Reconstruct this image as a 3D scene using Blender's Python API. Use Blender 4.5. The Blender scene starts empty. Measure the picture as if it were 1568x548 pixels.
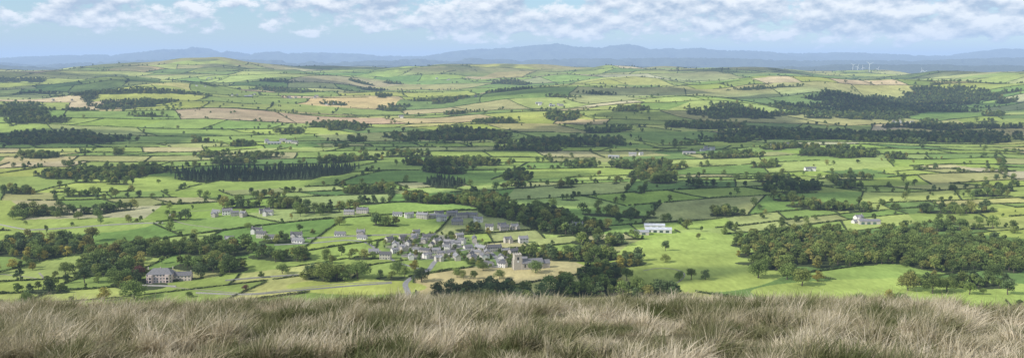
import bpy, math, numpy as np
from mathutils import Vector
rng = np.random.default_rng(7)
scene = bpy.context.scene
scene.view_settings.view_transform='Standard'; scene.view_settings.look='None'
scene.view_settings.exposure=0; scene.view_settings.gamma=1
EYE=190.0; F=1358.0; HZ=95.0
PITCH=math.atan((274-HZ)/F)
# ---------------------------------------------------------------- noise
TAB=np.random.default_rng(3).random((256,256))
def vn(x,y,s=0):
    x=np.asarray(x,float)+s*17.31; y=np.asarray(y,float)+s*9.77
    xi=np.floor(x).astype(int); yi=np.floor(y).astype(int)
    fx=x-xi; fy=y-yi; fx=fx*fx*(3-2*fx); fy=fy*fy*(3-2*fy)
    a=TAB[xi&255,yi&255]; b=TAB[(xi+1)&255,yi&255]; c=TAB[xi&255,(yi+1)&255]; d=TAB[(xi+1)&255,(yi+1)&255]
    return (a*(1-fx)+b*fx)*(1-fy)+(c*(1-fx)+d*fx)*fy
def fbm(x,y,o=4,s=0):
    r=0;a=.5;t=0
    for i in range(o):
        r=r+a*vn(x*2**i,y*2**i,s+i*3); t+=a; a*=.5
    return r/t
def sstep(a,b,x):
    t=np.clip((x-a)/(b-a),0,1); return t*t*(3-2*t)
# ---------------------------------------------------------------- terrain
A_,B_=.1090,.00447
def height(x,y):
    x=np.atleast_1d(np.asarray(x,float)); y=np.atleast_1d(np.asarray(y,float)); x,y=np.broadcast_arrays(x,y)
    yc=np.clip(y,-40,46.5)
    drop=A_*yc+B_*yc*np.abs(yc)+np.where(y>46.5,(y-46.5)*.53,0)
    ax=np.minimum(np.abs(x),25); ex=np.maximum(np.abs(x)-25,0)
    drop=drop+np.where(x>0,.0027*ax*ax+.13*ex,.0013*ax*ax+.065*ex)
    near=EYE-1.7-drop
    m=y<300
    if m.any():
        xm,ym=x[m],y[m]; near[m]+=(fbm(xm/3.,ym/3.,3,5)-.5)*.3+(fbm(xm/14.,ym/10.,2,6)-.5)*.4
    rise=np.interp(y,[0,2000,2600,3200,4000,5000,6000,7000,8000,9500,12000,60000],
                   [0,0,6,16,36,68,98,108,96,45,20,20])
    t=x/np.maximum(y,500)
    rise=rise*(1-.28*sstep(.36,.5,t)*sstep(4500,6500,y))
    v=rise.copy()
    m=(y>600)
    if m.any():
        xm,ym=x[m],y[m]
        v[m]+=(fbm(xm/420,ym/330,3,1)-.5)*28*sstep(600,900,ym)*(1-.3*sstep(1000,1300,ym))
        v[m]+=(fbm(xm/900,ym/700,4,2)-.5)*125*sstep(2000,4000,ym)*(1-.3*sstep(5800,6800,ym))*(1-sstep(9000,11000,ym))
        hum=vn(xm/520,ym/430,9); v[m]+=(hum*hum)*58*sstep(1900,3000,ym)*(1-.35*sstep(5500,6500,ym))*(1-sstep(8000,9500,ym))
    for (gx,gy,sx,sy,am) in [(-2150,6400,460,600,96),(-2850,6200,380,520,66),(-1500,5600,420,420,40),(-430,6800,300,500,46),(-60,6200,380,400,20),
                             (1450,6100,800,700,22),(-1250,7000,450,500,26),(2900,7400,500,500,10),(600,6300,420,500,12),(-3900,6000,500,600,30),(-1900,4300,400,300,36),(-900,4700,380,320,28),(300,4300,420,300,22)]:
        v=v+am*np.exp(-((x-gx)/sx)**2-((y-gy)/sy)**2)
    m=y>9500
    if m.any():
        xm,ym=x[m],y[m]
        def ridge(yy,w,us,vs,s,amp):
            us=np.array(us,float);vs=np.array(vs,float)
            xs=(us-784)/F*yy; zs=EYE+(HZ-vs)/F*yy
            rg=1-np.abs(2*fbm(xm/(yy*.035),ym/(yy*.06)+s,5,s)-1)*2
            hh=np.interp(xm,xs,zs)+ (rg-.7)*amp
            return hh*np.exp(-((ym-yy)/w)**2)
        far=np.maximum(np.maximum(
            ridge(31000,4500,[-400,0,120,200,260,300,340,380,430,500,560,640,720,790,850,880,905,960,1010,1050,1080,1150,1240,1330,1400,1480,1540,1568,1900],
              [95,92,87,86,79,75,79,84,82,83,86,89,79,75,69,73,75,71,77,74,78,81,83,84,88,84,77,76,82],11,220),
            ridge(20000,2500,[-400,0,60,200,320,520,700,800,900,1100,1200,1400,1568,1900],
              [95,98,102,95,92,97,91,94,92,91,95,95,90,92],13,140)),
            ridge(13500,1500,[-400,0,80,200,500,700,1000,1200,1300,1568,1900],
              [97,100,104,103,101,102,103,103,100,100,100],15,60))
        v[m]=np.maximum(v[m],far)
    k=10.; mx=np.maximum(near,v)
    return mx+k*np.log(np.exp((near-mx)/k)+np.exp((v-mx)/k)) * sstep(100,300,y)
def zat(x,y): return float(height(x,y)[0])
YS=np.concatenate([np.arange(600,3000,3.),np.arange(3000,12000,10.)])
CPI,SPI=math.cos(PITCH),math.sin(PITCH)
def at(u,v):
    """image pixel (u,v) -> place on the ground (x,y)"""
    a=(u-784.)/F; b=(274.-v)/F  # camera ray through the image pixel, followed until it meets the terrain
    dy=CPI+b*SPI; dz=-SPI+b*CPI
    k=YS/dy
    z=EYE+dz*k; x=a*k
    hit=np.nonzero(height(x,YS)>=z)[0]
    i=hit[0] if len(hit) else len(YS)-1
    return float(x[i]),float(YS[i])
# ---------------------------------------------------------------- materials
def mat(name,col,rough=.9,var=.0,nscale=1.,objvar=0.,hue=None,spec=.2,trans=0):
    m=bpy.data.materials.new(name); m.use_nodes=True; nt=m.node_tree; b=nt.nodes['Principled BSDF']
    b.inputs['Roughness'].default_value=rough; b.inputs['Specular IOR Level'].default_value=spec
    N=nt.nodes.new; L=nt.links.new
    geo=N('ShaderNodeNewGeometry'); no=N('ShaderNodeTexNoise'); no.inputs['Scale'].default_value=nscale; no.inputs['Detail'].default_value=4
    L(geo.outputs['Position'],no.inputs['Vector'])
    mr=N('ShaderNodeMapRange'); mr.inputs[1].default_value=.3; mr.inputs[2].default_value=.7; mr.inputs[3].default_value=1-var; mr.inputs[4].default_value=1+var
    L(no.outputs[0],mr.inputs[0])
    mul=N('ShaderNodeVectorMath'); mul.operation='SCALE'; mul.inputs[0].default_value=col; L(mr.outputs[0],mul.inputs['Scale'])
    last=mul.outputs[0]
    if objvar or hue:
        oi=N('ShaderNodeObjectInfo')
        if hue:
            cr=N('ShaderNodeValToRGB'); L(oi.outputs['Random'],cr.inputs[0])
            els=cr.color_ramp.elements
            els[0].position=hue[0][0]; els[0].color=(*hue[0][1],1); els[1].position=hue[-1][0]; els[1].color=(*hue[-1][1],1)
            for (p,c) in hue[1:-1]:
                e=els.new(p); e.color=(*c,1)
            L(cr.outputs[0],mul.inputs[0])
        if objvar:
            w=N('ShaderNodeTexWhiteNoise'); w.noise_dimensions='1D'; L(oi.outputs['Random'],w.inputs['W'])
            m2=N('ShaderNodeMapRange'); m2.inputs[3].default_value=1-objvar; m2.inputs[4].default_value=1+objvar; L(w.outputs[0],m2.inputs[0])
            s2=N('ShaderNodeVectorMath'); s2.operation='SCALE'; L(last,s2.inputs[0]); L(m2.outputs[0],s2.inputs['Scale']); last=s2.outputs[0]
    L(last,b.inputs['Base Color'])
    if trans:
        tl=N('ShaderNodeBsdfTranslucent'); L(last,tl.inputs[0]); mx=N('ShaderNodeMixShader'); mx.inputs[0].default_value=trans
        L(b.outputs[0],mx.inputs[1]); L(tl.outputs[0],mx.inputs[2]); L(mx.outputs[0],nt.nodes['Material Output'].inputs[0])
    return m
M={}
M['bark']=mat('bark',(.12,.10,.075),var=.2)
M['leaf']=mat('foliage_broadleaf',(.1,.13,.04),var=.2,nscale=.35,objvar=.32,trans=.3,hue=[(0,(.13,.185,.055)),(.35,(.165,.22,.06)),(.7,(.20,.25,.065)),(.9,(.25,.265,.075)),(1,(.31,.28,.085))])
M['leafdark']=mat('foliage_dark',(.115,.16,.062),var=.25,nscale=.35,objvar=.35,trans=.25)
M['conif']=mat('foliage_conifer',(.08,.11,.06),var=.2,nscale=.35,objvar=.3)
M['autumn']=mat('foliage_autumn',(.34,.30,.07),var=.2,nscale=.5,objvar=.25,trans=.3)
M['copper']=mat('foliage_copper',(.14,.065,.05),var=.3,nscale=.5)
M['hedge']=mat('foliage_hedge',(.095,.125,.05),var=.2,nscale=.05,objvar=.3,trans=.2)
M['stone']=mat('stone_wall',(.45,.41,.35),var=.2,nscale=1.5,objvar=.2)
M['drystone']=mat('drystone',(.28,.27,.24),var=.25,nscale=1.5)
M['render']=mat('white_render',(.70,.67,.61),var=.08,nscale=.5,objvar=.14)
M['slate']=mat('slate_roof',(.19,.185,.19),var=.2,nscale=1.2,objvar=.45,rough=.6)
M['glass']=mat('window_glass',(.03,.035,.045),rough=.15,spec=.5)
M['frame']=mat('white_paint',(.8,.8,.78),rough=.5)
M['door']=mat('door_paint',(.08,.12,.1),rough=.5,objvar=.4)
M['road']=mat('road_asphalt',(.25,.245,.24),var=.15,nscale=.3)
M['track']=mat('gravel_track',(.29,.27,.2),var=.2,nscale=.3)
M['pink']=mat('pale_sandstone',(.60,.49,.44),var=.12,nscale=.6)
M['metal']=mat('pale_sheet_roof',(.50,.52,.54),var=.12,nscale=.3,rough=.5)
M['grey']=mat('grey_sheet_roof',(.32,.33,.34),var=.1,nscale=.3,rough=.6)
M['turb']=mat('turbine_white',(.75,.76,.78),rough=.4)
# ---------------------------------------------------------------- mesh helper
def mk(name,V,Fs,mats,mi=None,link=True,smooth=False):
    me=bpy.data.meshes.new(name); V=np.asarray(V,np.float32)
    if isinstance(Fs,np.ndarray):
        k=Fs.shape[1]; me.vertices.add(len(V)); me.vertices.foreach_set('co',V.ravel())
        me.loops.add(Fs.size); me.loops.foreach_set('vertex_index',Fs.ravel().astype(np.int32))
        me.polygons.add(len(Fs)); me.polygons.foreach_set('loop_start',(np.arange(len(Fs))*k).astype(np.int32))
    else: me.from_pydata([tuple(map(float,v)) for v in V],[],Fs)
    for m in mats: me.materials.append(m)
    if mi is not None: me.polygons.foreach_set('material_index',np.asarray(mi,np.int32))
    if smooth: me.polygons.foreach_set('use_smooth',np.ones(len(me.polygons),bool))
    me.update(calc_edges=True)
    o=bpy.data.objects.new(name,me)
    if link: scene.collection.objects.link(o)
    return o
# ---------------------------------------------------------------- fields
WA=.06; cw_,sw_=math.cos(WA),math.sin(WA)
def disp(x,y):
    return (fbm(x/900,y/800,2,21)-.5)*260,(fbm(x/850,y/800,2,22)-.5)*220+(vn(x/1300,y/2200,27)-.5)*620
def w2f(x,y):
    a,b=disp(x,y); xx=x+a; yy=y+b
    return xx*cw_+yy*sw_, -xx*sw_+yy*cw_
def f2w(X,Y):
    xx=X*cw_-Y*sw_; yy=X*sw_+Y*cw_; x=xx.copy(); y=yy.copy()
    for _ in range(26):
        a,b=disp(x,y); x=.45*x+.55*(xx-a); y=.45*y+.55*(yy-b)
    return x,y
r2=np.random.default_rng(11)
re=[-2500.]
while re[-1]<11500:
    w=np.interp(re[-1],[700,1300,2200,3500,6500],[76,90,145,200,260])*r2.uniform(.5,1.55); re.append(re[-1]+w)
re=np.array(re); nr=len(re)
rw=np.diff(re,append=re[-1]+200)
rcw=rw*r2.uniform(1.0,1.9,nr); roff=r2.uniform(0,1,nr)*rcw; rt=r2.uniform(-.7,.7,nr)
def cell(x,y):
    X,Y=w2f(x,y); r=np.clip(np.searchsorted(re,Y)-1,0,nr-1)
    c=np.floor((X-roff[r]-rt[r]*(Y-re[r]))/rcw[r]).astype(int); return r,c
PAL=np.array([(.24,.32,.08),(.29,.36,.085),(.175,.265,.065),(.32,.38,.11),(.30,.31,.12),(.21,.29,.075),(.34,.37,.13),(.26,.34,.07),(.40,.37,.18),(.135,.21,.06),(.43,.40,.23)])
PW=np.array([.14,.15,.13,.12,.09,.10,.10,.08,.06,.07,.025]); PW=PW/PW.sum()
PI=np.random.default_rng(5).choice(len(PAL),size=(512,512),p=PW)
over={}
for (u,v,c) in [(555,161,(.46,.40,.18)),(465,188,(.37,.30,.18)),(430,186,(.37,.30,.18)),(510,188,(.37,.30,.18)),(840,115,(.40,.33,.18)),(730,163,(.36,.36,.15)),(1500,262,(.42,.38,.24)),
                (1540,268,(.38,.36,.22)),(215,103,(.38,.33,.16)),(560,126,(.38,.34,.18)),(800,128,(.33,.33,.15)),(1240,140,(.33,.36,.14)),(100,318,(.36,.34,.17)),(1540,150,(.4,.38,.2))]:
    x,y=at(u,v); r,c2=cell(np.array([x]),np.array([y])); over[(int(r[0]),int(c2[0]))]=c
WOODS=[(205,155,64,8,'d',13),(40,168,45,7,'d',13),(60,184,60,6,'d',13),(85,214,100,7,'d',12),(225,138,105,3,'d',15),(30,123,45,3,'d',15),
 (692,212,105,8,'m',11),(880,217,110,7,'d',11),(1132,174,62,10,'d',13),(1365,165,150,12,'d',13),(1320,209,235,6,'d',12),(1080,195,60,4,'m',12),
 (970,168,28,4,'m',12),(855,177,32,5,'m',12),(935,198,40,4,'m',12),(405,264,135,10,'c',9),(130,270,75,5,'m',10),(60,242,34,5,'m',10),(210,262,50,4,'m',10),
 (690,252,85,5,'m',10),(796,270,30,9,'d',10),(1000,254,55,6,'m',10),(1010,278,30,4,'m',10),(1232,288,32,6,'d',9),(1180,291,12,4,'d',9),(1292,236,52,6,'d',11),
 (560,294,38,5,'m',10),(676,283,27,7,'c',8),(520,195,45,5,'m',12),(440,205,28,4,'m',12),(800,325,62,9,'m',9),(868,349,72,12,'m',9),(735,308,55,7,'m',9),(905,368,55,6,'m',9),
 (650,308,55,3,'m',9),(45,390,75,17,'a',9),(250,388,110,10,'m',9),(150,418,45,12,'m',9),(735,450,88,13,'d',8.5),(905,444,65,9,'m',8.5),(990,450,45,6,'d',8.5),
 (868,390,72,8,'m',9),(925,418,34,8,'a',8),(505,419,36,9,'m',8.5),(645,415,30,8,'m',8),(430,370,40,4,'m',9),(320,412,50,7,'m',9),(420,395,44,5,'m',9),(560,395,40,4,'m',9),
 (720,352,40,4,'m',9),(590,345,26,3,'m',9),(1350,392,210,26,'w',9),(1220,368,90,11,'w',9),(1500,402,130,22,'w',9),(1160,374,38,7,'w',9),
 (1440,352,70,3,'m',10),(1290,320,60,3,'m',10),(1480,325,60,3,'m',10),(1240,316,40,3,'m',10),(440,318,35,3,'m',10),(18,295,30,4,'m',10),(30,328,25,3,'m',10),
 (620,240,40,3,'m',11),(360,240,60,3,'m',11),(1520,300,50,3,'m',10),(1130,240,45,3,'m',11),(540,245,50,3,'m',11),(530,105,85,3.2,'d',16),(1330,122,45,5,'d',16),(1180,134,60,2,'d',16),
 (450,140,60,2,'m',15),(670,153,40,2,'m',14),(820,228,60,3,'m',11),(950,330,60,3,'m',10),(1110,328,35,4,'m',10),(120,300,40,2.5,'m',10),(760,188,40,2.5,'m',12),(1450,195,110,4,'d',12),
 (200,440,40,7,'m',8.5),(150,395,35,5,'m',8.5),(1440,436,90,4,'m',10),(1520,440,50,6,'m',10),(965,402,25,5,'a',9),(600,425,30,4,'m',9),(60,450,35,3,'m',9)]
g0=np.random.default_rng(77)
for i in range(90):
    v=95+ g0.uniform(30,235)**1.0; u=g0.uniform(10,1560)
    WOODS.append((u,v,g0.uniform(10,38),g0.uniform(1,3.2),'m' if g0.random()<.75 else 'd',10 if v>200 else 14))
def ell(u,v,ru,rv,cap=380):
    _,y1=at(u,v+rv); _,y2=at(u,v-rv); cy=(y1+y2)/2; ry=min(max(abs(y2-y1)/2,10),cap)
    return ((u-784)/F*cy,cy,ru/F*cy,ry)
WE=[ell(u,v,ru,rv)+(k,s,g0.uniform(-.28,.28)*min(1,ru/80) if v<300 else 0.) for (u,v,ru,rv,k,s) in WOODS]
def wn(x,y): return .55*fbm(x/130,y/130,3,41)+.45*fbm(x/38,y/38,2,44)
def inwood(e,x,y,n):
    cx,cy,rx,ry=e[:4]; am=2.0 if e[4]=='w' else 3.6
    dx=x-cx-(cx/cy)*(y-cy); bend=(vn(x/260,y/900,47)-.5)*ry*1.6
    return (dx/rx)**2+((y-cy-e[6]*dx-bend)/ry)**2+(n-.5)*am<.95
VE=[ell(668,380,84,21),ell(755,397,48,14)]
PARK=[ell(1085,402,140,46,900),ell(1400,446,240,20,900),ell(110,347,120,12,900),ell(540,440,110,12,900)]
def inell(e,x,y): return ((x-e[0]-(e[0]/e[1])*(y-e[1]))/e[2])**2+((y-e[1])/e[3])**2
# ---------------------------------------------------------------- ground sheet
rows=[np.arange(-50,-6,4.),np.arange(-6,40,.3),np.arange(40,620,12.)]
y=620.; L_=[]
while y<9500:
    L_.append(y); y+=min(max(y*y/(EYE*F)*.85,1.8),13)
rows.append(np.array(L_)); rows.append(np.arange(9500,42000,150.))
R=np.concatenate(rows)
T=np.concatenate([np.linspace(-2.2,-.64,60,endpoint=False),np.linspace(-.64,.64,1150),np.linspace(.64,2.2,61)[1:]])
YY,TT=np.meshgrid(R,T,indexing='ij'); XX=TT*(YY+60)
x=XX.ravel();y=YY.ravel(); Z=height(x,y)
n1,n2=XX.shape
idx=np.arange(n1*n2).reshape(n1,n2)
Fq=np.stack([idx[:-1,:-1],idx[:-1,1:],idx[1:,1:],idx[1:,:-1]],-1).reshape(-1,4)
r,c=cell(x,y)
col=PAL[PI[r%512,c%512]].copy()
for (a,b),cc in over.items():
    m=(r==a)&(c==b); col[m]=cc
for e in PARK:
    col[(y<1500)&(inell(e,x,y)<1)]=(.31,.38,.095)
n=fbm(x/260,y/200,3,31)[:,None]; col*= .72+.56*n
ye=fbm(x/900,y/700,2,33); col[:,0]*=1+.5*(ye-.4)
up=sstep(85,160,Z)*sstep(3500,5000,y)*sstep(.38,.54,fbm(x/500,y/420,3,35)); up=up[:,None]
col=col*(1-up*.8)+np.array((.27,.24,.11))*up*.8
up=(sstep(100,160,Z)*sstep(3500,5000,y)*sstep(.48,.58,fbm(x/260,y/260,3,36)))[:,None]; col=col*(1-up*.75)+np.array((.12,.14,.06))*up*.75
far=sstep(9000,12000,y)[:,None]; col=col*(1-far)+np.array((.09,.11,.08))*far
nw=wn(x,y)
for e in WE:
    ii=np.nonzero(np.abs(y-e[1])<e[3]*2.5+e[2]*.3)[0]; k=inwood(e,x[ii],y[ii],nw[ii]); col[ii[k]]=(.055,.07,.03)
vill=np.zeros(len(x))
for (cx,cy,rx,ry) in VE:
    q=((x-cx)/rx)**2+((y-cy)/ry)**2; vill=np.maximum(vill,1-sstep(.7,1.1,q))
vg=np.where((vn(x/11,y/11,50)>.62)[:,None],np.array((.24,.23,.2)),np.array((.16,.23,.075)))
col=col*(1-vill[:,None])+vg*vill[:,None]
nm=(1-sstep(250,350,y))[:,None]; col=col*(1-nm)+np.array((.13,.115,.065))*nm
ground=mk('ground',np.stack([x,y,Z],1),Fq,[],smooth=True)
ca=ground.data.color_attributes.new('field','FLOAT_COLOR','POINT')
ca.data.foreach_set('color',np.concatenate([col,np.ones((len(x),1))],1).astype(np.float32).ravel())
gm=bpy.data.materials.new('grassland'); gm.use_nodes=True; nt=gm.node_tree; b=nt.nodes['Principled BSDF']
b.inputs['Roughness'].default_value=1; b.inputs['Specular IOR Level'].default_value=.05
at_=nt.nodes.new('ShaderNodeVertexColor'); at_.layer_name='field'
geo=nt.nodes.new('ShaderNodeNewGeometry')
def gnoise(sc,lo,hi,det=5,stretch=(1,1,1)):
    mp=nt.nodes.new('ShaderNodeVectorMath'); mp.operation='MULTIPLY'; mp.inputs[1].default_value=stretch; nt.links.new(geo.outputs['Position'],mp.inputs[0])
    no=nt.nodes.new('ShaderNodeTexNoise'); no.inputs['Scale'].default_value=sc; no.inputs['Detail'].default_value=det
    nt.links.new(mp.outputs[0],no.inputs['Vector'])
    mr=nt.nodes.new('ShaderNodeMapRange'); mr.inputs[1].default_value=.3; mr.inputs[2].default_value=.7; mr.inputs[3].default_value=lo; mr.inputs[4].default_value=hi
    nt.links.new(no.outputs[0],mr.inputs[0]); return mr.outputs[0]
s1=gnoise(.022,.80,1.2); s2=gnoise(.25,.86,1.12,3,(1,.35,1))
mm=nt.nodes.new('ShaderNodeMath'); mm.operation='MULTIPLY'; nt.links.new(s1,mm.inputs[0]); nt.links.new(s2,mm.inputs[1])
sc_=nt.nodes.new('ShaderNodeVectorMath'); sc_.operation='SCALE'; nt.links.new(at_.outputs[0],sc_.inputs[0]); nt.links.new(mm.outputs[0],sc_.inputs['Scale'])
nt.links.new(sc_.outputs[0],b.inputs['Base Color'])
ground.data.materials.append(gm)
# ---------------------------------------------------------------- trees
def tubes(segs,n=6):
    V=[];Fc=[]
    for (p,q,r0,r1) in segs:
        p=np.array(p,float);q=np.array(q,float);d=q-p;d/=np.linalg.norm(d)
        a=np.cross(d,[.3,1,.2]);a/=np.linalg.norm(a);b2=np.cross(d,a);o=len(V)
        for (cc,rr) in((p,r0),(q,r1)):
            for i in range(n):
                t=2*math.pi*i/n; V.append(cc+rr*(math.cos(t)*a+math.sin(t)*b2))
        for i in range(n): Fc.append((o+i,o+(i+1)%n,o+n+(i+1)%n,o+n+i))
    return np.array(V),np.array(Fc)
def leaves(P,Nn,size,g):
    n=len(P); t=g.normal(size=(n,3)); nn=Nn+g.normal(size=(n,3))*.5; nn/=np.linalg.norm(nn,axis=1)[:,None]
    a=np.cross(nn,t);a/=np.linalg.norm(a,axis=1)[:,None]; b2=np.cross(nn,a)
    s=(size*g.uniform(.5,1.3,n))[:,None]; s2=s*g.uniform(.5,1,n)[:,None]
    V=np.stack([P-a*s-b2*s2*.4,P+a*s*.3-b2*s2,P+a*s+b2*s2*.3,P-a*s*.2+b2*s2],1).reshape(-1,3)
    return V,np.arange(4*n).reshape(-1,4)
def tree(name,seed,H,Wd,nl,nf,size,leafm,kind='b',link=False,base=.10):
    g=np.random.default_rng(seed); P=[];Nn=[];segs=[]
    if kind=='c':
        segs=[((0,0,-.5),(0,0,H*.9),H*.02,.05)]
        z=g.random(nf)**.8; th=g.uniform(0,2*math.pi,nf); tier=.75+.25*np.abs(np.sin(z*22))
        rr=Wd/2*(1-z)**.7*tier*g.uniform(.6,1.05,nf); P=np.stack([rr*np.cos(th),rr*np.sin(th),H*(.08+.92*z)],1)
        Nn=np.stack([np.cos(th),np.sin(th),np.full(nf,.5)],1)
    elif kind=='h':
        segs=[((0,0,-.5),(0,0,H*.5),.1,.05),((0,0,.3),(.6,.2,H*.6),.06,.03)]
        v=g.normal(size=(nf,3)); v/=np.linalg.norm(v,axis=1)[:,None]; q=.75+.3*g.random(nf)
        P=np.stack([v[:,0]*Wd/2*q,v[:,1]*Wd*.22*q,H*.5+v[:,2]*H*.5*q],1); Nn=v
    else:
        top=g.uniform(-.05,.05,2)*H
        segs=[((0,0,-1),(top[0],top[1],H*.45),H*.035,H*.02)]
        cs=[]
        for i in range(nl):
            th=i*2.4+g.uniform(-.4,.4); ph=g.uniform(0,1)
            zz=H*(base+.16+ (1-base-.3)*ph); rad=Wd/2*.66*math.sqrt(max(0.05,1-(abs(ph-.35)/.75)**2))*g.uniform(.6,1.05)
            cs.append((rad*math.cos(th),rad*math.sin(th),zz)); 
        cs.append((0,0,H*.82)); cs.append((0,0,H*.6))
        for i,cc in enumerate(cs):
            if i%2==0: segs.append(((top[0]*.6,top[1]*.6,H*g.uniform(.2,.4)),cc,H*.012,H*.004))
            lr=Wd*g.uniform(.15,.25); m=nf//len(cs)
            v=g.normal(size=(m,3)); v/=np.linalg.norm(v,axis=1)[:,None]; q=(lr*g.uniform(.65,1.12,m))[:,None]
            P.append(np.array(cc)+v*q*np.array([1,1,.78])); Nn.append(v)
        P=np.concatenate(P);Nn=np.concatenate(Nn)
    V1,F1=tubes(segs); V2,F2=leaves(P,Nn,size,g)
    return mk(name,np.concatenate([V1,V2]),np.concatenate([F1,F2+len(V1)]),[M['bark'],leafm],np.r_[np.zeros(len(F1)),np.ones(len(F2))],link=link)
def coll(name,objs):
    c=bpy.data.collections.new(name)
    for o in objs: c.objects.link(o)
    return c
PB=[tree('broadleaf_%d'%i,100+i,[13,11,14,10,12][i],[12,10.5,13,9.5,8][i],[9,11,12,8,10][i],620,.62,M['leaf']) for i in range(5)]
PD=[tree('dark_%d'%i,120+i,13,[11,10,12][i],9,560,.66,M['leafdark']) for i in range(3)]
PC=[tree('conifer_%d'%i,130+i,15,[6,7,5.5][i],0,420,.6,M['conif'],'c') for i in range(3)]
PA=[tree('autumn_%d'%i,140+i,11,[10,9][i],9,560,.6,M['autumn']) for i in range(2)]
PH=[tree('hedge_%d'%i,150+i,2.0,3.6,0,60,.42,M['hedge'],'h') for i in range(4)]
BIG=[tree('oak_%d'%i,160+i,14,[16,14,17,13][i],[15,16,17,13][i],2200,.42,M['leaf']) for i in range(4)]
BIGD=[tree('yew_%d'%i,170+i,13,[12,11][i],12,1700,.42,M['leafdark']) for i in range(2)]
BIGA=[tree('birch_%d'%i,180+i,11,10,11,1200,.4,M['autumn']) for i in range(1)]
CBE=tree('copper_beech_p',190,13,12,12,1400,.42,M['copper'])
CB=coll('p_broadleaf',PB);CD=coll('p_dark',PD);CC=coll('p_conifer',PC);CAu=coll('p_autumn',PA);CH=coll('p_hedge',PH)
def instancer(name,P,rot,scl,pick,collection):
    n=len(P); me=bpy.data.meshes.new(name); me.vertices.add(n); me.vertices.foreach_set('co',np.asarray(P,np.float32).ravel())
    a=me.attributes.new('rot','FLOAT_VECTOR','POINT'); a.data.foreach_set('vector',np.asarray(rot,np.float32).ravel())
    a=me.attributes.new('scl','FLOAT_VECTOR','POINT'); a.data.foreach_set('vector',np.asarray(scl,np.float32).ravel())
    a=me.attributes.new('pick','INT','POINT'); a.data.foreach_set('value',np.asarray(pick,np.int32))
    o=bpy.data.objects.new(name,me); scene.collection.objects.link(o)
    ng=bpy.data.node_groups.new(name,'GeometryNodeTree')
    ng.interface.new_socket('Geometry',in_out='INPUT',socket_type='NodeSocketGeometry'); ng.interface.new_socket('Geometry',in_out='OUTPUT',socket_type='NodeSocketGeometry')
    N=ng.nodes.new; L=ng.links.new
    gi=N('NodeGroupInput');go=N('NodeGroupOutput');ip=N('GeometryNodeInstanceOnPoints');ci=N('GeometryNodeCollectionInfo')
    ci.inputs['Collection'].default_value=collection; ci.inputs['Separate Children'].default_value=True; ci.inputs['Reset Children'].default_value=True
    def na(nm,t):
        q=N('GeometryNodeInputNamedAttribute'); q.data_type=t; q.inputs['Name'].default_value=nm; return q.outputs['Attribute']
    L(gi.outputs[0],ip.inputs['Points']); L(ci.outputs[0],ip.inputs['Instance']); ip.inputs['Pick Instance'].default_value=True
    L(na('pick','INT'),ip.inputs['Instance Index']); 
    e2r=N('FunctionNodeEulerToRotation'); L(na('rot','FLOAT_VECTOR'),e2r.inputs[0]); L(e2r.outputs[0],ip.inputs['Rotation'])
    L(na('scl','FLOAT_VECTOR'),ip.inputs['Scale']); L(ip.outputs[0],go.inputs[0])
    md=o.modifiers.new('scatter','NODES'); md.node_group=ng
    return o
# ---------------------------------------------------------------- houses
def box(V,Fc,x0,x1,y0,y1,z0,z1):
    o=len(V); V+= [(x0,y0,z0),(x1,y0,z0),(x1,y1,z0),(x0,y1,z0),(x0,y0,z1),(x1,y0,z1),(x1,y1,z1),(x0,y1,z1)]
    Fc+=[(o,o+3,o+2,o+1),(o+4,o+5,o+6,o+7),(o,o+1,o+5,o+4),(o+1,o+2,o+6,o+5),(o+2,o+3,o+7,o+6),(o+3,o,o+4,o+7)]
def gable(V,Fc,x0,x1,y0,y1,z0,ze,zr):
    o=len(V); ym=(y0+y1)/2
    V+=[(x0,y0,z0),(x1,y0,z0),(x1,y1,z0),(x0,y1,z0),(x0,y0,ze),(x1,y0,ze),(x1,y1,ze),(x0,y1,ze),(x0,ym,zr),(x1,ym,zr)]
    Fc+=[(o,o+1,o+5,o+4),(o+2,o+3,o+7,o+6),(o+1,o+2,o+6,o+9,o+5),(o+3,o,o+4,o+8,o+7),(o+4,o+5,o+9,o+8),(o+6,o+7,o+8,o+9)]
def roof(V,Fc,x0,x1,y0,y1,ze,zr,ov=.35,th=.18,hip=0):
    ym=(y0+y1)/2; s=(zr-ze)/(ym-y0)
    for sg in (-1,1):
        ye=ym+sg*((y1-y0)/2+ov); zE=ze-s*ov+.03; o=len(V); zt=zr+.03
        V+=[(x0-ov,ye,zE),(x1+ov,ye,zE),(x1+ov-hip,ym,zt),(x0-ov+hip,ym,zt),(x0-ov,ye,zE+th),(x1+ov,ye,zE+th),(x1+ov-hip,ym,zt+th),(x0-ov+hip,ym,zt+th)]
        Fc+=[(o,o+1,o+2,o+3),(o+4,o+5,o+6,o+7),(o,o+1,o+5,o+4),(o+1,o+2,o+6,o+5),(o+3,o,o+4,o+7)]
    if hip:
        for (xa,xb) in((x0-ov,x0-ov+hip),(x1+ov,x1+ov-hip)):
            o=len(V); zE=ze-s*ov+.03; V+=[(xa,y0-ov,zE+th),(xa,y1+ov,zE+th),(xb,ym,zr+.03+th)]; Fc+=[(o,o+1,o+2)]
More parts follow.
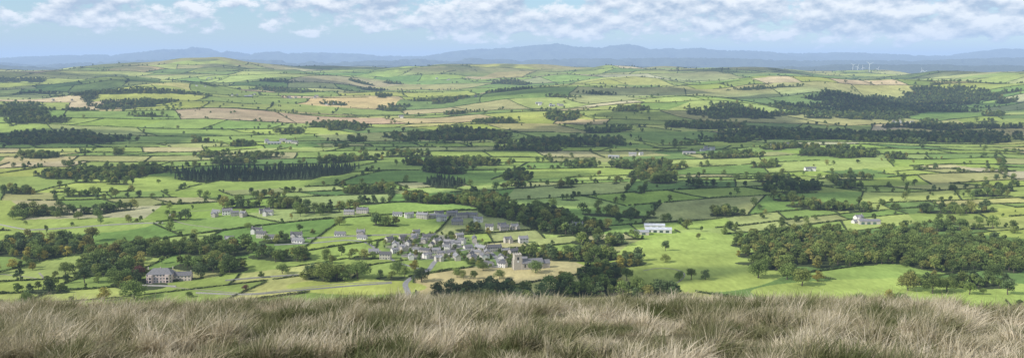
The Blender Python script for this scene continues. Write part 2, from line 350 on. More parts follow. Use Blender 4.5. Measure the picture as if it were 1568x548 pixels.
def housevar(L,W,st,wallm,ext=None,hip=0,chim=2):
    ze=st*2.6; zr=ze+W*.36; wv,wf,rv,rf,cv,cf,gv,gf,fv,ff,dv,df=[[] for _ in range(12)]
    if hip: box(wv,wf,-L/2,L/2,-W/2,W/2,-2,ze)
    else: gable(wv,wf,-L/2,L/2,-W/2,W/2,-2,ze,zr)
    roof(rv,rf,-L/2,L/2,-W/2,W/2,ze,zr,hip=hip)
    if ext:
        ex,el,ew=ext
        o=len(wv); tv=[];tf=[]; zr2=ze-.3+ew*.38; gable(tv,tf,-el/2,el/2,-ew/2,ew/2,-2,ze-.3,zr2)
        wv+=[(ex+b2,-W/2-el/2+a+.3,c) for a,b2,c in tv]; wf+=[tuple(i+o for i in f) for f in tf]
        o=len(rv); tv=[];tf=[]; roof(tv,tf,-el/2,el/2,-ew/2,ew/2,ze-.3,zr2,ov=.3)
        rv+=[(ex+b2,-W/2-el/2+a+.3,c) for a,b2,c in tv]; rf+=[tuple(i+o for i in f) for f in tf]
    for i in range(chim):
        cx=[-L/2+.5,L/2-.5,0][i]; box(cv,cf,cx-.45,cx+.45,-.35,.35,zr-1,zr+1.1); 
        box(cv,cf,cx-.3,cx-.08,-.12,.12,zr+1.1,zr+1.5); box(cv,cf,cx+.08,cx+.3,-.12,.12,zr+1.1,zr+1.5)
    nwn=max(2,int(L/2.6))
    for sg in(-1,1):
        for k in range(st):
            for i in range(nwn):
                wx=-L/2+(i+.5)*L/nwn
                if ext and sg<0 and abs(wx-ext[0])<ext[2]/2+.6: continue
                if k==0 and i==nwn//2:
                    y0,y1=sorted((sg*W/2,sg*(W/2+.08))); box(dv,df,wx-.5,wx+.5,y0,y1,0,2.1); continue
                y0,y1=sorted((sg*W/2,sg*(W/2+.05))); box(fv,ff,wx-.62,wx+.62,y0,y1,.85+2.6*k,2.25+2.6*k)
                y0,y1=sorted((sg*(W/2+.05),sg*(W/2+.08)))
                box(gv,gf,wx-.52,wx-.03,y0,y1,.95+2.6*k,2.15+2.6*k); box(gv,gf,wx+.03,wx+.52,y0,y1,.95+2.6*k,2.15+2.6*k)
    parts=[('walls',wv,wf,wallm),('roof',rv,rf,M['slate']),('window_frames',fv,ff,M['frame']),('window_panes',gv,gf,M['glass']),('door',dv,df,M['door'])]
    if chim: parts.append(('chimneys',cv,cf,M['stone']))
    return [(a,mk(a,b2,c,[d],link=False).data) for a,b2,c,d in parts if b2]
HV={'stone':[housevar(11,6.5,2,M['stone']),housevar(9,6,2,M['stone'],ext=(2,4,4.5)),housevar(16,6.5,2,M['stone'],chim=3)],
    'white':[housevar(10,6.5,2,M['render']),housevar(13,6.5,2,M['render'],ext=(-3,4,5)),housevar(12,7,1,M['render'],chim=1)]}
HPOS=[]
def place(name,parts,x,y,rz,s=1):
    e=bpy.data.objects.new(name,None); scene.collection.objects.link(e); e.location=(x,y,zat(x,y)); e.rotation_euler=(0,0,rz); e.scale=(s,s,s)
    for a,me in parts:
        o=bpy.data.objects.new(a,me); scene.collection.objects.link(o); o.parent=e
    HPOS.append((x,y)); return e
g=np.random.default_rng(21)
for (cx,cy,rx,ry) in VE:
    yy=cy-ry
    while yy<cy+ry:
        xx=cx-rx+g.uniform(0,12)
        while xx<cx+rx:
            px=xx+g.uniform(-3,3);py=yy+g.uniform(-6,6)
            if ((px-cx)/rx)**2+((py-cy)/ry)**2<1 and g.random()<.78 and all((px-a)**2+(py-b2)**2>10.5**2 for a,b2 in HPOS):
                k='stone' if g.random()<.55 else 'white'
                place('stone_house' if k=='stone' else 'white_house',HV[k][g.integers(3)],px,py,g.choice([0,.25,-.35,1.3,1.75,-.7,.6])+g.uniform(-.2,.2),g.uniform(.68,.9))
            xx+=g.uniform(10.5,16)
        yy+=g.uniform(13,18)
for (u,v,ru,rv,n) in [(695,338,40,8,12),(640,333,40,3,7),(545,328,22,3,4),(402,362,22,5,8),(345,370,14,3,4),(350,328,26,4,7),(460,368,15,3,4),(540,364,20,3,5),(590,392,18,5,5),(760,355,30,5,6),(790,372,16,4,3),
                      (880,352,8,2,2),(375,147,20,2,5),(465,150,25,2,5),(300,133,20,1.5,4),(838,161,24,2,5),(430,219,26,3,6),(330,121,15,1.5,3),(1080,231,20,3,4),(1190,224,16,2,4),
                      (1385,188,18,2,5),(680,122,14,1.5,3),(1320,340,16,2,3),(605,180,14,2,3),(720,150,12,2,2),(500,160,14,2,3),(980,240,18,2,3),(95,153,16,2,3),(400,328,14,2,2),(1240,262,10,2,2)]:
    for i in range(n):
        uu=u+g.uniform(-ru,ru); vv=v+g.uniform(-rv,rv); px,py=at(uu,vv)
        if all((px-a)**2+(py-b2)**2>11**2 for a,b2 in HPOS):
            k='stone' if g.random()<.5 else 'white'
            place('stone_house' if k=='stone' else 'white_house',HV[k][g.integers(3)],px,py,g.uniform(-.5,.5),g.uniform(.75,1.0))
# manor
mv=housevar(22,12,3,M['pink'],hip=5,chim=3)
wing=housevar(15,8,2,M['pink'],chim=2)
x0,y0=at(247,431); man=place('manor_house',mv,x0,y0,.1); HPOS+= [(x0+15,y0),(x0-8,y0-8),(x0+6,y0-10)]; MAN=(x0,y0)
for a,me in wing:
    o=bpy.data.objects.new('wing_'+a,me); scene.collection.objects.link(o); o.parent=man; o.location=(18.55,2,0)
bv=[];bf=[]
for bx in(-7.3,7.3):
    o=len(bv); r0=2.2
    pts=[(bx-r0,-5.9),(bx-r0*.6,-7.9),(bx+r0*.6,-7.9),(bx+r0,-5.9)]
    for z in(-1,7.6):
        bv+=[(a,b2,z) for a,b2 in pts]
    bf+=[(o,o+1,o+5,o+4),(o+1,o+2,o+6,o+5),(o+2,o+3,o+7,o+6),(o+4,o+5,o+6,o+7)]
o=mk('bay_windows',bv,bf,[M['pink']]); o.parent=man
bv=[];bf=[]
for bx in(-7.3,7.3):
    for z in (.9,3.6,): box(bv,bf,bx-.9,bx+.9,-7.96,-7.9,z,z+1.7)
o=mk('bay_panes',bv,bf,[M['glass']]); o.parent=man
# church
x0,y0=at(792,412); V=[];Fc=[]; box(V,Fc,-3.4,3.4,-3.4,3.4,-3,14)
for i in range(4):
    a=-3.5+i*2.0
    for (p,q) in(((a,a+1),(-3.6,-3.1)),((a,a+1),(3.1,3.6)),((-3.6,-3.1),(a+.03,a+.97)),((3.1,3.6),(a+.03,a+.97))): box(V,Fc,p[0],p[1],q[0],q[1],14.3,15.2)
box(V,Fc,-3.6,3.6,-3.6,3.6,13.9,14.3)
for sx in(-1,1):
    for sy in(-1,1): box(V,Fc,*sorted((sx*3.4,sx*4.1)),*sorted((sy*2.4,sy*3.4)),-3,10)
ch=bpy.data.objects.new('church',None); scene.collection.objects.link(ch); ch.location=(x0,y0,zat(x0,y0)); ch.rotation_euler=(0,0,.25); HPOS+= [(x0,y0),(x0+12,y0),(x0,y0-14),(x0+22,y0+5)]
CHU=(x0,y0)
o=mk('tower',V,Fc,[M['stone']]);o.parent=ch
V=[];Fc=[];gable(V,Fc,3.6,24,-4,4,-3,6,9.5); gable(V,Fc,24,31,-3,3,-3,5,7.8); o=mk('nave_walls',V,Fc,[M['stone']]);o.parent=ch
V=[];Fc=[];roof(V,Fc,3.8,24,-4,4,6,9.5); roof(V,Fc,24.4,31,-3,3,5,7.8); o=mk('nave_roof',V,Fc,[M['slate']]);o.parent=ch
V=[];Fc=[]
for i in range(5): box(V,Fc,6+i*3.6,7.2+i*3.6,-4.06,-4,2,4.8)
box(V,Fc,-.9,-.1,-3.46,-3.4,9.5,12.3); box(V,Fc,.1,.9,-3.46,-3.4,9.5,12.3); o=mk('belfry_and_nave_windows',V,Fc,[M['glass']]);o.parent=ch
V=[(1.0*math.cos(t),-3.47,8+1.0*math.sin(t)) for t in np.linspace(0,2*math.pi,17)[:-1]]; o=mk('clock_face',V,[tuple(range(16))],[M['frame']]);o.parent=ch
def shed(u,v,L,W,H,rz,name='farm_shed',rm='metal'):
    V=[];Fc=[];gable(V,Fc,-L/2,L/2,-W/2,W/2,-2,H,H+W*.16);V2=[];F2=[];roof(V2,F2,-L/2,L/2,-W/2,W/2,H,H+W*.16)
    V3=[];F3=[]
    for i in range(int(L/7)): box(V3,F3,-L/2+2+i*7,-L/2+6+i*7,-W/2-.06,-W/2,0,H*.75)
    x,y=at(u,v); place(name,[('walls',mk('walls',V,Fc,[M['stone' if rm!='metal' else 'render']],link=False).data),('roof',mk('roof',V2,F2,[M[rm]],link=False).data),('doors',mk('doors',V3,F3,[M['door']],link=False).data)],x,y,rz)
shed(1008,355,30,12,3.4,-.1); shed(982,358,17,10,3,-.1,rm='grey'); shed(1002,349,24,11,3.4,-.1)
for (u,v) in [(445,219),(420,221),(1195,226),(1055,236),(845,163),(380,149),(940,242),(1375,190),(1330,343),(825,160),(1085,192)]: shed(u,v,g.uniform(18,30),11,4,g.uniform(-.4,.4),rm=g.choice(['grey','grey','slate']))
# ---------------------------------------------------------------- woods
HP=np.array(HPOS)
def clearh(x,y,d=9):
    ok=np.ones(len(x),bool)
    for a,b2 in HP: ok&=((x-a)**2+(y-b2)**2*.5)>d*d
    return ok
pts={k:[] for k in 'mdcaw'}
for e in WE:
    cx,cy,rx,ry,k,s=e[:6]; ey=ry*2.2+abs(e[6])*rx*1.5
    gx,gy=np.meshgrid(np.arange(-rx*1.7,rx*1.7,s),np.arange(cy-ey,cy+ey,s)); gx=gx.ravel();gy=gy.ravel()
    gx=gx+rng.uniform(-.45,.45,len(gx))*s; gy=gy+rng.uniform(-.45,.45,len(gy))*s
    gx=gx+cx+(cx/cy)*(gy-cy)
    m=inwood(e,gx,gy,wn(gx,gy)+rng.normal(0,.035,len(gx))); gx=gx[m];gy=gy[m]
    m=clearh(gx,gy) if cy<1500 else np.ones(len(gx),bool)
    pts[k].append(np.stack([gx[m],gy[m]],1))
pts={k:np.concatenate(v) for k,v in pts.items()}
ROAD=[at(u,v) for (u,v) in [(628,463),(626,458),(624,446),(621,434),(634,424),(655,415),(668,400),(690,388),(735,380),(760,395),(765,410)]]
RA=np.array(ROAD)
def roaddist(x,y,Rr=RA):
    d=np.full(len(x),1e9)
    for i in range(len(Rr)-1):
        p=Rr[i];q=Rr[i+1];v=q-p;t=np.clip(((x-p[0])*v[0]+(y-p[1])*v[1])/(v@v),0,1); d=np.minimum(d,np.hypot(x-p[0]-t*v[0],y-p[1]-t*v[1]))
    return d
def scat(name,P,C,nproto,smin,smax,sink=.3,flat=(.85,1.15)):
    P=P[roaddist(P[:,0],P[:,1])>7]
    P=P[~((np.abs(P[:,0]-MAN[0]-5)<23)&(P[:,1]<MAN[1]+8)&(P[:,1]>MAN[1]-60))]
    P=P[~((np.abs(P[:,0]-CHU[0]-3)<9)&(P[:,1]<CHU[1]+6)&(P[:,1]>CHU[1]-40))]
    n=len(P); z=height(P[:,0],P[:,1])-sink
    s=rng.uniform(smin,smax,n); sx=s*rng.uniform(*flat,n)
    return instancer(name,np.c_[P,z],np.c_[np.zeros(n),np.zeros(n),rng.uniform(0,6.28,n)],np.c_[sx,sx,s],rng.integers(0,nproto,n),C)
m_=pts['m']; k=rng.random(len(m_)); scat('broadleaf_woodland',np.concatenate([m_[k<.8],pts['w'][rng.random(len(pts['w']))<.9]]),CB,5,.55,1.2)
w_=pts['w']; a_=pts['a'];d_=pts['d'];ka=rng.random(len(a_));kd=rng.random(len(d_))
scat('dark_woodland',np.concatenate([m_[(k>=.8)&(k<.97)],d_[kd<.5],a_[ka<.3],w_[rng.random(len(w_))<.08]]),CD,3,.55,1.15)  # trees with the darker foliage colour
scat('autumn_woodland',np.concatenate([m_[k>=.97],a_[ka>=.75],w_[rng.random(len(w_))<.04]]),CAu,2,.6,1.1)
scat('mixed_woodland',np.concatenate([a_[(ka>=.3)&(ka<.75)],d_[kd>=.5]]),CB,5,.6,1.1)
scat('conifer_plantation',pts['c'],CC,3,.6,.95)
# ---------------------------------------------------------------- hedges
HX=[];HY=[];HS=[];HI=[]
r3=np.random.default_rng(17)
for i in range(nr-1):
    yc=re[i]
    if yc<200 or yc>9200: continue
    ext=.95*yc+900; spc=float(np.interp(yc,[800,2000,6000],[2.4,4.2,8]))
    segl=rcw[i]*.7; X0=-ext
    while X0<ext:
        X1=X0+segl*r3.uniform(.8,1.6)
        if r3.random()<.84:
            X=np.arange(X0,X1,spc); HX.append(X);HY.append(np.full(len(X),yc));HS.append(np.full(len(X),spc));HI.append(np.zeros(len(X)))
        X0=X1
    for cc in range(int(-ext/rcw[i]),int(ext/rcw[i])+1):
        if r3.random()<.84:
            Y=np.arange(re[i],re[i+1],spc); X=cc*rcw[i]+roff[i]+rt[i]*(Y-re[i]); HX.append(X);HY.append(Y);HS.append(np.full(len(Y),spc));HI.append(np.full(len(Y),rt[i]))
X=np.concatenate(HX);Y=np.concatenate(HY);hs=np.concatenate(HS);hi=np.concatenate(HI)
hx,hy=f2w(X,Y); 
dX=np.where(hi==0,1.,hi)*3; dY=np.where(hi==0,0.,3.)
h2x,h2y=f2w(X+dX,Y+dY); hr=np.arctan2(h2y-hy,h2x-hx)
m=(hy>640)&(hy<8500)&(np.abs(hx)<.66*hy+60)
hx,hy,hr,hs=hx[m],hy[m],hr[m],hs[m]
ok=np.ones(len(hx),bool)
nz=wn(hx,hy)
for e in WE: ok&=~inwood(e,hx,hy,nz)
for e in VE: ok&=(((hx-e[0])/e[2])**2+((hy-e[1])/e[3])**2)>1.05
for e in PARK: ok&=inell(e,hx,hy)>1
hz=height(hx,hy); ok&=~((hz>140)&(fbm(hx/500,hy/420,3,35)>.5)); ok&=~((vn(hx/9,hy/9,61)<.1)&(hy<2500))
tall=vn(hx/40,hy/40,60)
hx,hy,hr,hs,tall,hz=[q[ok] for q in (hx,hy,hr,hs,tall,hz)]
n=len(hx)
sc=hs/2.3; jit=rng.uniform(.85,1.2,n)
instancer('hedgerow',np.c_[hx+rng.normal(0,.3,n),hy,hz-.15],np.c_[np.zeros(n),np.zeros(n),hr],np.c_[sc*1.1*jit,np.sqrt(sc)*jit*.9,(.5+.8*tall)*jit*sc**.25],rng.integers(0,4,n),CH)
tn=fbm(hx/160,hy/140,3,63)
p=np.clip((tn-.42)*1.1,.012,.3)*hs/9*np.where(hy<1900,1.4,1.)
tm=rng.random(n)<p; HT=np.stack([hx[tm],hy[tm]],1); HT=HT[clearh(HT[:,0],HT[:,1])]
q=rng.random(len(HT))
scat('hedgerow_trees',HT[q<.75],CB,5,.4,1.05); scat('shaded_hedgerow_trees',HT[q>=.75],CD,3,.4,1.)  # second group has the darker foliage colour
n=1500; ry_=rng.uniform(760,4500,n); rx_=rng.uniform(-.62,.62,n)*ry_
k=(fbm(rx_/300,ry_/250,3,66)>.5)&(~(((rx_/ry_)>.08)&((rx_/ry_)<.5)&(ry_<980))); FT=np.stack([rx_[k],ry_[k]],1); FT=FT[clearh(FT[:,0],FT[:,1])]
scat('scattered_field_trees',FT,CB,5,.35,.95)
VT=[]
for (cx,cy,rx,ry) in VE:
    n=260; a=rng.uniform(-1,1,(n,2)); a=a[(a**2).sum(1)<1]; VT.append(np.c_[cx+a[:,0]*rx,cy+a[:,1]*ry])
VT=np.concatenate(VT); VT=VT[clearh(VT[:,0],VT[:,1],6)]; scat('garden_trees',VT,CB,5,.25,.6)
# individual trees
IND=[(141,370,1.15,'o'),(285,338,1.1,'y'),(548,428,1.15,'o'),(352,418,1.1,'o'),(308,425,1.0,'y'),(213,428,.95,'k'),(495,432,1.15,'o'),(515,430,1.0,'o'),(433,420,.7,'o'),(376,447,.45,'k'),
 (160,460,1.,'a'),(205,458,1.1,'o'),(130,434,1.1,'y'),(180,437,.9,'o'),(1161,426,1.15,'o'),(1205,428,1.0,'o'),(1228,438,1.1,'o'),(1252,432,.9,'a'),(1058,429,.75,'o'),(1080,428,.7,'y'),(1040,430,.6,'o'),
 (1019,384,.8,'y'),(1019,402,.6,'o'),(1390,445,1.1,'o'),(1428,450,1.15,'o'),(1450,447,.9,'o'),(1484,452,.75,'o'),(1543,452,1.0,'y'),(1362,460,.8,'a'),(1330,474,.9,'o'),(1398,475,1.,'o'),(1468,476,.7,'a'),
 (1505,452,.4,'o'),(1197,470,.4,'o'),(1520,430,1.,'o'),(645,432,1.,'y'),(608,420,.8,'o'),(930,425,.9,'a'),(945,420,.8,'a'),(960,430,.8,'o'),(1010,456,1.1,'y'),(1030,458,.8,'y'),(975,450,1.,'o'),
 (860,432,.9,'a'),(720,456,1.1,'y'),(690,452,1.,'y'),(670,455,1.,'y'),(750,458,1.05,'y'),(830,458,1.05,'y'),(100,420,.8,'o'),(20,470,.8,'o'),(290,455,.35,'o'),(50,414,.7,'a'),(20,412,.9,'a'),
 (120,336,.7,'o'),(150,334,.8,'o'),(20,336,.8,'o'),(35,334,.8,'o'),(87,333,.6,'o'),(213,303,.8,'y'),(177,302,.8,'o'),(965,338,1.1,'y'),(948,342,1.,'y'),(500,395,.6,'o'),(470,398,.6,'o'),(330,398,.7,'o'),
 (1238,398,1.,'a'),(765,428,.6,'o'),(820,418,.8,'o'),(700,425,.6,'o'),(740,415,.6,'o'),(520,345,.7,'o'),(460,332,.7,'o'),(490,330,.7,'o'),(380,352,.6,'o'),(1470,330,.7,'o'),(1500,345,.7,'o')]
NM={'o':('oak_tree',BIG),'y':('yew_tree',BIGD),'a':('birch_tree',BIGA),'k':('copper_beech_tree',[CBE])}
for (u,v,s,k) in IND:
    x,y=at(u,min(v,462)); 
    if v>462: y-=(v-462)*2.2; x=(u-784)/F*y
    nm,pr=NM[k]; o=bpy.data.objects.new(nm,pr[g.integers(len(pr))].data); scene.collection.objects.link(o)
    s*=1.2
    o.location=(x,y,zat(x,y)-.2); o.rotation_euler=(0,0,g.uniform(0,6.28)); o.scale=(s*g.uniform(.9,1.1),s*g.uniform(.9,1.1),s*.9)
# ---------------------------------------------------------------- roads, walls
def densify(P,step=4):
    P=np.array(P,float); out=[]
    for i in range(len(P)-1):
        p0=P[max(i-1,0)];p1=P[i];p2=P[i+1];p3=P[min(i+2,len(P)-1)]; n=max(2,int(np.linalg.norm(p2-p1)/step))
        for t in np.arange(n)/n: out.append(.5*((2*p1)+(-p0+p2)*t+(2*p0-5*p1+4*p2-p3)*t*t+(-p0+3*p1-3*p2+p3)*t**3))
    out.append(P[-1]); return np.array(out)
def strip(name,P,w,m,lift=.12):
    P=densify(P); d=np.gradient(P,axis=0); d/=np.linalg.norm(d,axis=1)[:,None]+1e-9; nn=np.c_[-d[:,1],d[:,0]]
    V=[];n=len(P)
    for k in(-1,-.5,0,.5,1):
        q=P+nn*w/2*k; V.append(np.c_[q,height(q[:,0],q[:,1])+lift])
    V=np.stack(V,1).reshape(-1,3); Fc=[(i*5+j,i*5+j+1,i*5+j+6,i*5+j+5) for i in range(n-1) for j in range(4)]
    return mk(name,V,np.array(Fc),[m])
strip('country_road',ROAD,4.8,M['road'])
strip('village_road',[at(u,v) for u,v in [(655,415),(610,402),(580,385),(560,372),(530,368),(480,372),(420,375)]],3.2,M['road'],.15)
strip('farm_track',[at(u,v) for u,v in [(985,415),(1010,411),(1035,413),(1048,420),(1042,430),(1030,436)]],1.5,M['track'])
strip('farm_track',[at(u,v) for u,v in [(350,352),(310,347),(282,343),(262,335),(268,326),(330,322)]],2.2,M['track'])
strip('farm_track',[at(u,v) for u,v in [(262,440),(300,444),(380,449),(440,444),(520,436),(600,431)]],2.,M['track'])
strip('farm_track',[at(u,v) for u,v in [(60,418),(66,428),(40,424),(0,420)]],2.,M['track'])
def wall(P,h=1.3,w=.6,name='drystone_wall'):
    P=densify(P,3); d=np.gradient(P,axis=0); d/=np.linalg.norm(d,axis=1)[:,None]+1e-9; nn=np.c_[-d[:,1],d[:,0]]; n=len(P)
    V=[]
    for (k,hh) in((-1,-.5),(-.7,h),(.7,h),(1,-.5)):
        q=P+nn*w/2*k; V.append(np.c_[q,height(q[:,0],q[:,1])+hh+(rng.uniform(-.12,.12,n) if hh>0 else 0)])
    V=np.stack(V,1).reshape(-1,3); Fc=[(i*4+j,i*4+j+1,i*4+j+5,i*4+j+4) for i in range(n-1) for j in range(3)]
    return mk(name,V,np.array(Fc),[M['drystone']])
for pl in [[(300,450),(380,452),(450,447),(530,439),(600,434)],[(345,430),(420,424),(490,420)],[(470,366),(560,362),(640,360)],[(180,436),(270,440)],
           [(60,352),(170,345),(250,342)],[(0,345),(40,352),(60,352)]]:
    wall([at(u,v) for u,v in pl])
# ---------------------------------------------------------------- turbines
def turbine(u,yd,hub,rot):
    x=(u-784)/F*yd; z=zat(x,yd); V,Fc=tubes([((0,0,-2),(0,0,hub),1.9,1.1)],10)
    e=bpy.data.objects.new('wind_turbine',None); scene.collection.objects.link(e); e.location=(x,yd,z)
    o=mk('tower',V,Fc,[M['turb']]);o.parent=e
    V=[];F2=[];box(V,F2,-1.3,1.3,-3,4,hub-.5,hub+2); o=mk('nacelle',V,F2,[M['turb']]);o.parent=e
    V=[];F2=[]; R0=hub*.6
    for k in range(3):
        t=rot+k*2.094; dx,dz=math.cos(t),math.sin(t); px,pz=-dz,dx; o_=len(V); zc=hub+.8
        for (rr,ww) in((0,.8),(R0*.2,1.6),(R0*.6,1.0),(R0,.3)):
            for sg in(-1,1):
                for yy in(-3.9,-3.4): V.append((dx*rr+px*ww*sg,yy,zc+dz*rr+pz*ww*sg))
        for i in range(3):
            b0=o_+i*4;b1=b0+4; F2+=[(b0,b0+2,b1+2,b1),(b0+1,b1+1,b1+3,b0+3),(b0,b1,b1+1,b0+1),(b0+2,b0+3,b1+3,b1+2)]
    o=mk('rotor_blades',V,F2,[M['turb']]);o.parent=e
for i,(u,yd) in enumerate([(1302,8300),(1309,8500),(1317,8700),(1327,7600),(1340,8600),(1407,8000),(1411,8300)]): turbine(u,yd,50 if u!=1327 else 66,.4+i*.7)
# ---------------------------------------------------------------- moor grass
def tuft(name,seed,nb,h,lean,spread,w):
    g=np.random.default_rng(seed); V=[];Fc=[]
    for i in range(nb):
        a=g.uniform(0,6.28);rr=spread*math.sqrt(g.random()); bx,by=rr*math.cos(a),rr*math.sin(a)
        hh=h*g.uniform(.45,1.1); dx=lean*g.uniform(-.1,1.2)*hh+bx*.9+g.normal()*.05; dy=by*.9+g.normal()*.06
        th=g.uniform(0,3.14); wx,wy=w*math.cos(th),w*math.sin(th); o=len(V)
        for t in(0,.4,.75,1.):
            ww=(1-t*.85); cx=bx+dx*t*t;cy=by+dy*t*t;cz=hh*(t-.22*t*t*abs(dx)/max(hh,.1))
            V+=[(cx-wx*ww,cy-wy*ww,cz-.03),(cx+wx*ww,cy+wy*ww,cz-.03)]
        for k in range(3): Fc.append((o+2*k,o+2*k+1,o+2*k+3,o+2*k+2))
    return mk(name,V,np.array(Fc),[M['moor']],link=False)
mo=bpy.data.materials.new('moor_grass'); mo.use_nodes=True; nt=mo.node_tree; b=nt.nodes['Principled BSDF']; b.inputs['Roughness'].default_value=.8; b.inputs['Specular IOR Level'].default_value=.2
oi=nt.nodes.new('ShaderNodeObjectInfo'); geo=nt.nodes.new('ShaderNodeNewGeometry')
no=nt.nodes.new('ShaderNodeTexNoise'); no.inputs['Scale'].default_value=.9; no.inputs['Detail'].default_value=5; nt.links.new(geo.outputs['Position'],no.inputs['Vector'])
ad=nt.nodes.new('ShaderNodeMath'); ad.operation='MULTIPLY_ADD'; ad.inputs[1].default_value=.8; nt.links.new(oi.outputs['Random'],ad.inputs[0]); 
ms=nt.nodes.new('ShaderNodeMath'); ms.operation='MULTIPLY_ADD'; ms.inputs[1].default_value=3.2; ms.inputs[2].default_value=-1.58; nt.links.new(no.outputs[0],ms.inputs[0]); nt.links.new(ms.outputs[0],ad.inputs[2])
cr=nt.nodes.new('ShaderNodeValToRGB'); nt.links.new(ad.outputs[0],cr.inputs[0]); els=cr.color_ramp.elements
els[0].position=.03; els[0].color=(.12,.135,.055,1); els[1].position=1.; els[1].color=(.68,.60,.45,1); e=els.new(.28); e.color=(.25,.235,.125,1); e=els.new(.6); e.color=(.43,.375,.25,1)
nt.links.new(cr.outputs[0],b.inputs['Base Color']); M['moor']=mo
tl=nt.nodes.new('ShaderNodeBsdfTranslucent'); nt.links.new(cr.outputs[0],tl.inputs[0]); mx=nt.nodes.new('ShaderNodeMixShader'); mx.inputs[0].default_value=.3
nt.links.new(b.outputs[0],mx.inputs[1]); nt.links.new(tl.outputs[0],mx.inputs[2]); nt.links.new(mx.outputs[0],nt.nodes['Material Output'].inputs[0])
GP=[tuft('tuft_%d'%i,200+i,[60,50,70,50][i],[.19,.25,.13,.29][i],[.5,.65,.3,.8][i],[.08,.07,.11,.06][i],[.006,.0055,.006,.005][i]) for i in range(4)]
CG=coll('p_tuft',GP)
n=46000; gy=6+30*rng.random(n)**.8; gx=rng.uniform(-1,1,n)*(.66*gy+2)
cl=.6*fbm(gx/.5,gy/.5,2,71)+.4*fbm(gx/2.5,gy/2,2,73); keep=rng.random(n)<np.clip((cl-.25)*3.2,.2,1); gx,gy,cl=gx[keep],gy[keep],cl[keep]; n=len(gx)
s=np.clip(.0+1.85*cl,.35,1.4)*rng.uniform(.7,1.3,n)
pk=np.where(cl>.55,rng.choice([1,3,0],n),rng.choice([0,2,2],n))
instancer('moor_grass',np.c_[gx,gy,height(gx,gy)],np.c_[rng.normal(0,.12,n),rng.normal(0,.12,n),rng.normal(0,1.1,n)],np.c_[s,s,s],pk,CG)
# ---------------------------------------------------------------- sun, unseen shade clouds, haze, sky
ELE=math.radians(35); AZ=math.radians(-116)
S=np.array([math.cos(ELE)*math.sin(AZ),math.cos(ELE)*math.cos(AZ),math.sin(ELE)])
sl=bpy.data.lights.new('sun','SUN'); sl.energy=5; sl.angle=math.radians(.5); sl.color=(1,.95,.86)
so=bpy.data.objects.new('sun',sl); scene.collection.objects.link(so); so.rotation_euler=Vector(-S).to_track_quat('-Z','Y').to_euler(); so.location=(0,0,600)
cm=bpy.data.materials.new('shade_cloud'); cm.use_nodes=True; nt=cm.node_tree; nt.nodes.clear()
out=nt.nodes.new('ShaderNodeOutputMaterial'); df=nt.nodes.new('ShaderNodeBsdfDiffuse'); df.inputs[0].default_value=(.85,.85,.85,1); tr=nt.nodes.new('ShaderNodeBsdfTransparent'); mx=nt.nodes.new('ShaderNodeMixShader')
geo=nt.nodes.new('ShaderNodeNewGeometry'); no=nt.nodes.new('ShaderNodeTexNoise'); no.inputs['Scale'].default_value=.006; no.inputs['Detail'].default_value=5; nt.links.new(geo.outputs['Position'],no.inputs['Vector'])
mr=nt.nodes.new('ShaderNodeMapRange'); mr.inputs[1].default_value=.35; mr.inputs[2].default_value=.62; mr.inputs[3].default_value=.3; mr.inputs[4].default_value=.85; nt.links.new(no.outputs[0],mr.inputs[0])
nt.links.new(mr.outputs[0],mx.inputs[0]); nt.links.new(tr.outputs[0],mx.inputs[1]); nt.links.new(df.outputs[0],mx.inputs[2]); nt.links.new(mx.outputs[0],out.inputs[0])
def shade_cloud(u,v,rx,ry,seed):  # out of view, added sunward of a ground point to shade it
    x,y=at(u,v); z=zat(x,y); k=(1350-z)/S[2]; c=np.array([x,y,z])+S*k
    na,nb=96,40; th=np.linspace(0,2*math.pi,na,endpoint=False); ph=np.linspace(-math.pi/2,math.pi/2,nb); PH_,TH=np.meshgrid(ph,th,indexing='ij')
    dx=np.cos(PH_)*np.cos(TH);dy=np.cos(PH_)*np.sin(TH);dz=np.sin(PH_)
    q=.6+.8*fbm(dx*2.2+seed*5+9,dy*2.2+dz*1.7+9,5,seed)
    V=np.stack([c[0]+dx*rx*q,c[1]+dy*ry*q,c[2]+np.where(dz>0,dz*160,dz*40)*q],-1).reshape(-1,3)
    ii=np.arange(na*nb).reshape(nb,na); Fc=np.stack([ii[:-1],np.roll(ii[:-1],-1,1),np.roll(ii[1:],-1,1),ii[1:]],-1).reshape(-1,4)
    mk('unseen_shade_cloud',V,Fc,[cm],smooth=True)
for i,(u,v,rx,ry) in enumerate([(860,215,620,230),(1330,205,750,230),(940,298,230,110),(60,214,380,200),(120,140,700,240),(1330,163,700,220),(440,264,300,90),(1330,122,1100,320),(530,106,560,260),(770,452,75,25),
     (1240,290,170,80),(640,275,160,70),(420,128,420,140),(900,140,450,150),(20,112,600,200),(820,338,100,50),(1060,180,260,120)]): shade_cloud(u,v,rx,ry,i+1)
# haze, a volume that glows by itself in place of scattered sunlight
V=[];Fc=[];box(V,Fc,-70000,70000,-3000,70000,-400,850)
hm=bpy.data.materials.new('glow_haze'); hm.use_nodes=True; nt=hm.node_tree; nt.nodes.clear(); out=nt.nodes.new('ShaderNodeOutputMaterial')
ab=nt.nodes.new('ShaderNodeVolumeAbsorption'); ab.inputs['Color'].default_value=(0,0,0,1); SG=4.3e-5; ab.inputs['Density'].default_value=SG
em=nt.nodes.new('ShaderNodeEmission'); em.inputs[0].default_value=(.46,.64,.94,1); em.inputs[1].default_value=SG
ads=nt.nodes.new('ShaderNodeAddShader'); nt.links.new(ab.outputs[0],ads.inputs[0]); nt.links.new(em.outputs[0],ads.inputs[1]); nt.links.new(ads.outputs[0],out.inputs['Volume'])
mk('glow_haze',V,Fc,[hm])
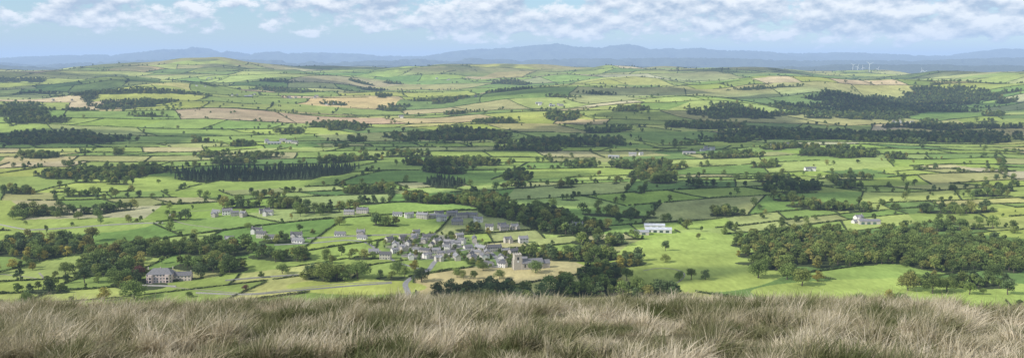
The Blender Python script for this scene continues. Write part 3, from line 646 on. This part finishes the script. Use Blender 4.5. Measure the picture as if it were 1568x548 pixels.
# world
w=bpy.data.worlds.new('World'); scene.world=w; w.use_nodes=True; nt=w.node_tree; N=nt.nodes.new; L=nt.links.new
bg=nt.nodes['Background']; bg.inputs[1].default_value=.125
sky=N('ShaderNodeTexSky'); sky.sky_type='NISHITA'; sky.sun_disc=False; sky.sun_elevation=ELE; sky.sun_rotation=AZ%(2*math.pi); sky.air_density=1.; sky.dust_density=.3
tc=N('ShaderNodeTexCoord'); sx=N('ShaderNodeSeparateXYZ'); L(tc.outputs['Generated'],sx.inputs[0])
def mth(op,a,b=None,c=None,clamp=False):
    q=N('ShaderNodeMath'); q.operation=op; q.use_clamp=clamp
    for i,v in enumerate((a,b,c)):
        if v is None: continue
        if hasattr(v,'links'): L(v,q.inputs[i])
        else: q.inputs[i].default_value=v
    return q.outputs[0]
az=mth('ARCTAN2',sx.outputs[0],sx.outputs[1]); el=mth('ARCSINE',sx.outputs[2])
def cn(el_,sc,seed,det=7,rough=.55,yk=2.3):
    cb=N('ShaderNodeCombineXYZ'); L(mth('MULTIPLY',az,sc),cb.inputs[0]); L(mth('MULTIPLY',el_,sc*yk),cb.inputs[1]); cb.inputs[2].default_value=seed
    no=N('ShaderNodeTexNoise'); no.inputs['Scale'].default_value=1; no.inputs['Detail'].default_value=det; no.inputs['Roughness'].default_value=rough; L(cb.outputs[0],no.inputs['Vector']); return no.outputs[0]
n0=cn(el,27,5.7,yk=1.9,rough=.58); n1_=cn(mth('ADD',el,.007),27,5.7,yk=1.9,det=4); big=cn(el,6,8.,3,yk=3.)
cov=mth('ADD',mth('MULTIPLY',big,.7),mth('MULTIPLY',az,.13))
elr=N('ShaderNodeMapRange'); elr.inputs[1].default_value=.014; elr.inputs[2].default_value=.034; elr.inputs[3].default_value=-.30; elr.inputs[4].default_value=-.01; L(el,elr.inputs[0])
tot=mth('ADD',mth('ADD',n0,cov),elr.outputs[0])
mk_=N('ShaderNodeMapRange'); mk_.interpolation_type='SMOOTHSTEP'; mk_.inputs[1].default_value=.70; mk_.inputs[2].default_value=.84; L(tot,mk_.inputs[0])
sh=mth('MULTIPLY_ADD',mth('SUBTRACT',n0,n1_),4.0,.5,clamp=True)  # bright tops and grey bases painted into the sky clouds
cc=N('ShaderNodeMix'); cc.data_type='RGBA'; L(sh,cc.inputs[0]); cc.inputs[6].default_value=(3.5,4.2,5.2,1); cc.inputs[7].default_value=(9.,8.9,8.7,1)
tint=N('ShaderNodeVectorMath'); tint.operation='MULTIPLY'; tint.inputs[1].default_value=(.74,.92,1.1); L(sky.outputs[0],tint.inputs[0])
fm=N('ShaderNodeMix'); fm.data_type='RGBA'; L(mth('MULTIPLY',mk_.outputs[0],.9),fm.inputs[0]); L(tint.outputs[0],fm.inputs[6]); L(cc.outputs[2],fm.inputs[7]); L(fm.outputs[2],bg.inputs[0])
# camera
cd=bpy.data.cameras.new('camera'); co=bpy.data.objects.new('camera',cd); scene.collection.objects.link(co)
cd.sensor_width=36; cd.sensor_fit='HORIZONTAL'; cd.lens=18/(784/F); cd.clip_start=.1; cd.clip_end=200000
co.location=(0,0,EYE); co.rotation_euler=(math.pi/2-PITCH,0,0); scene.camera=co
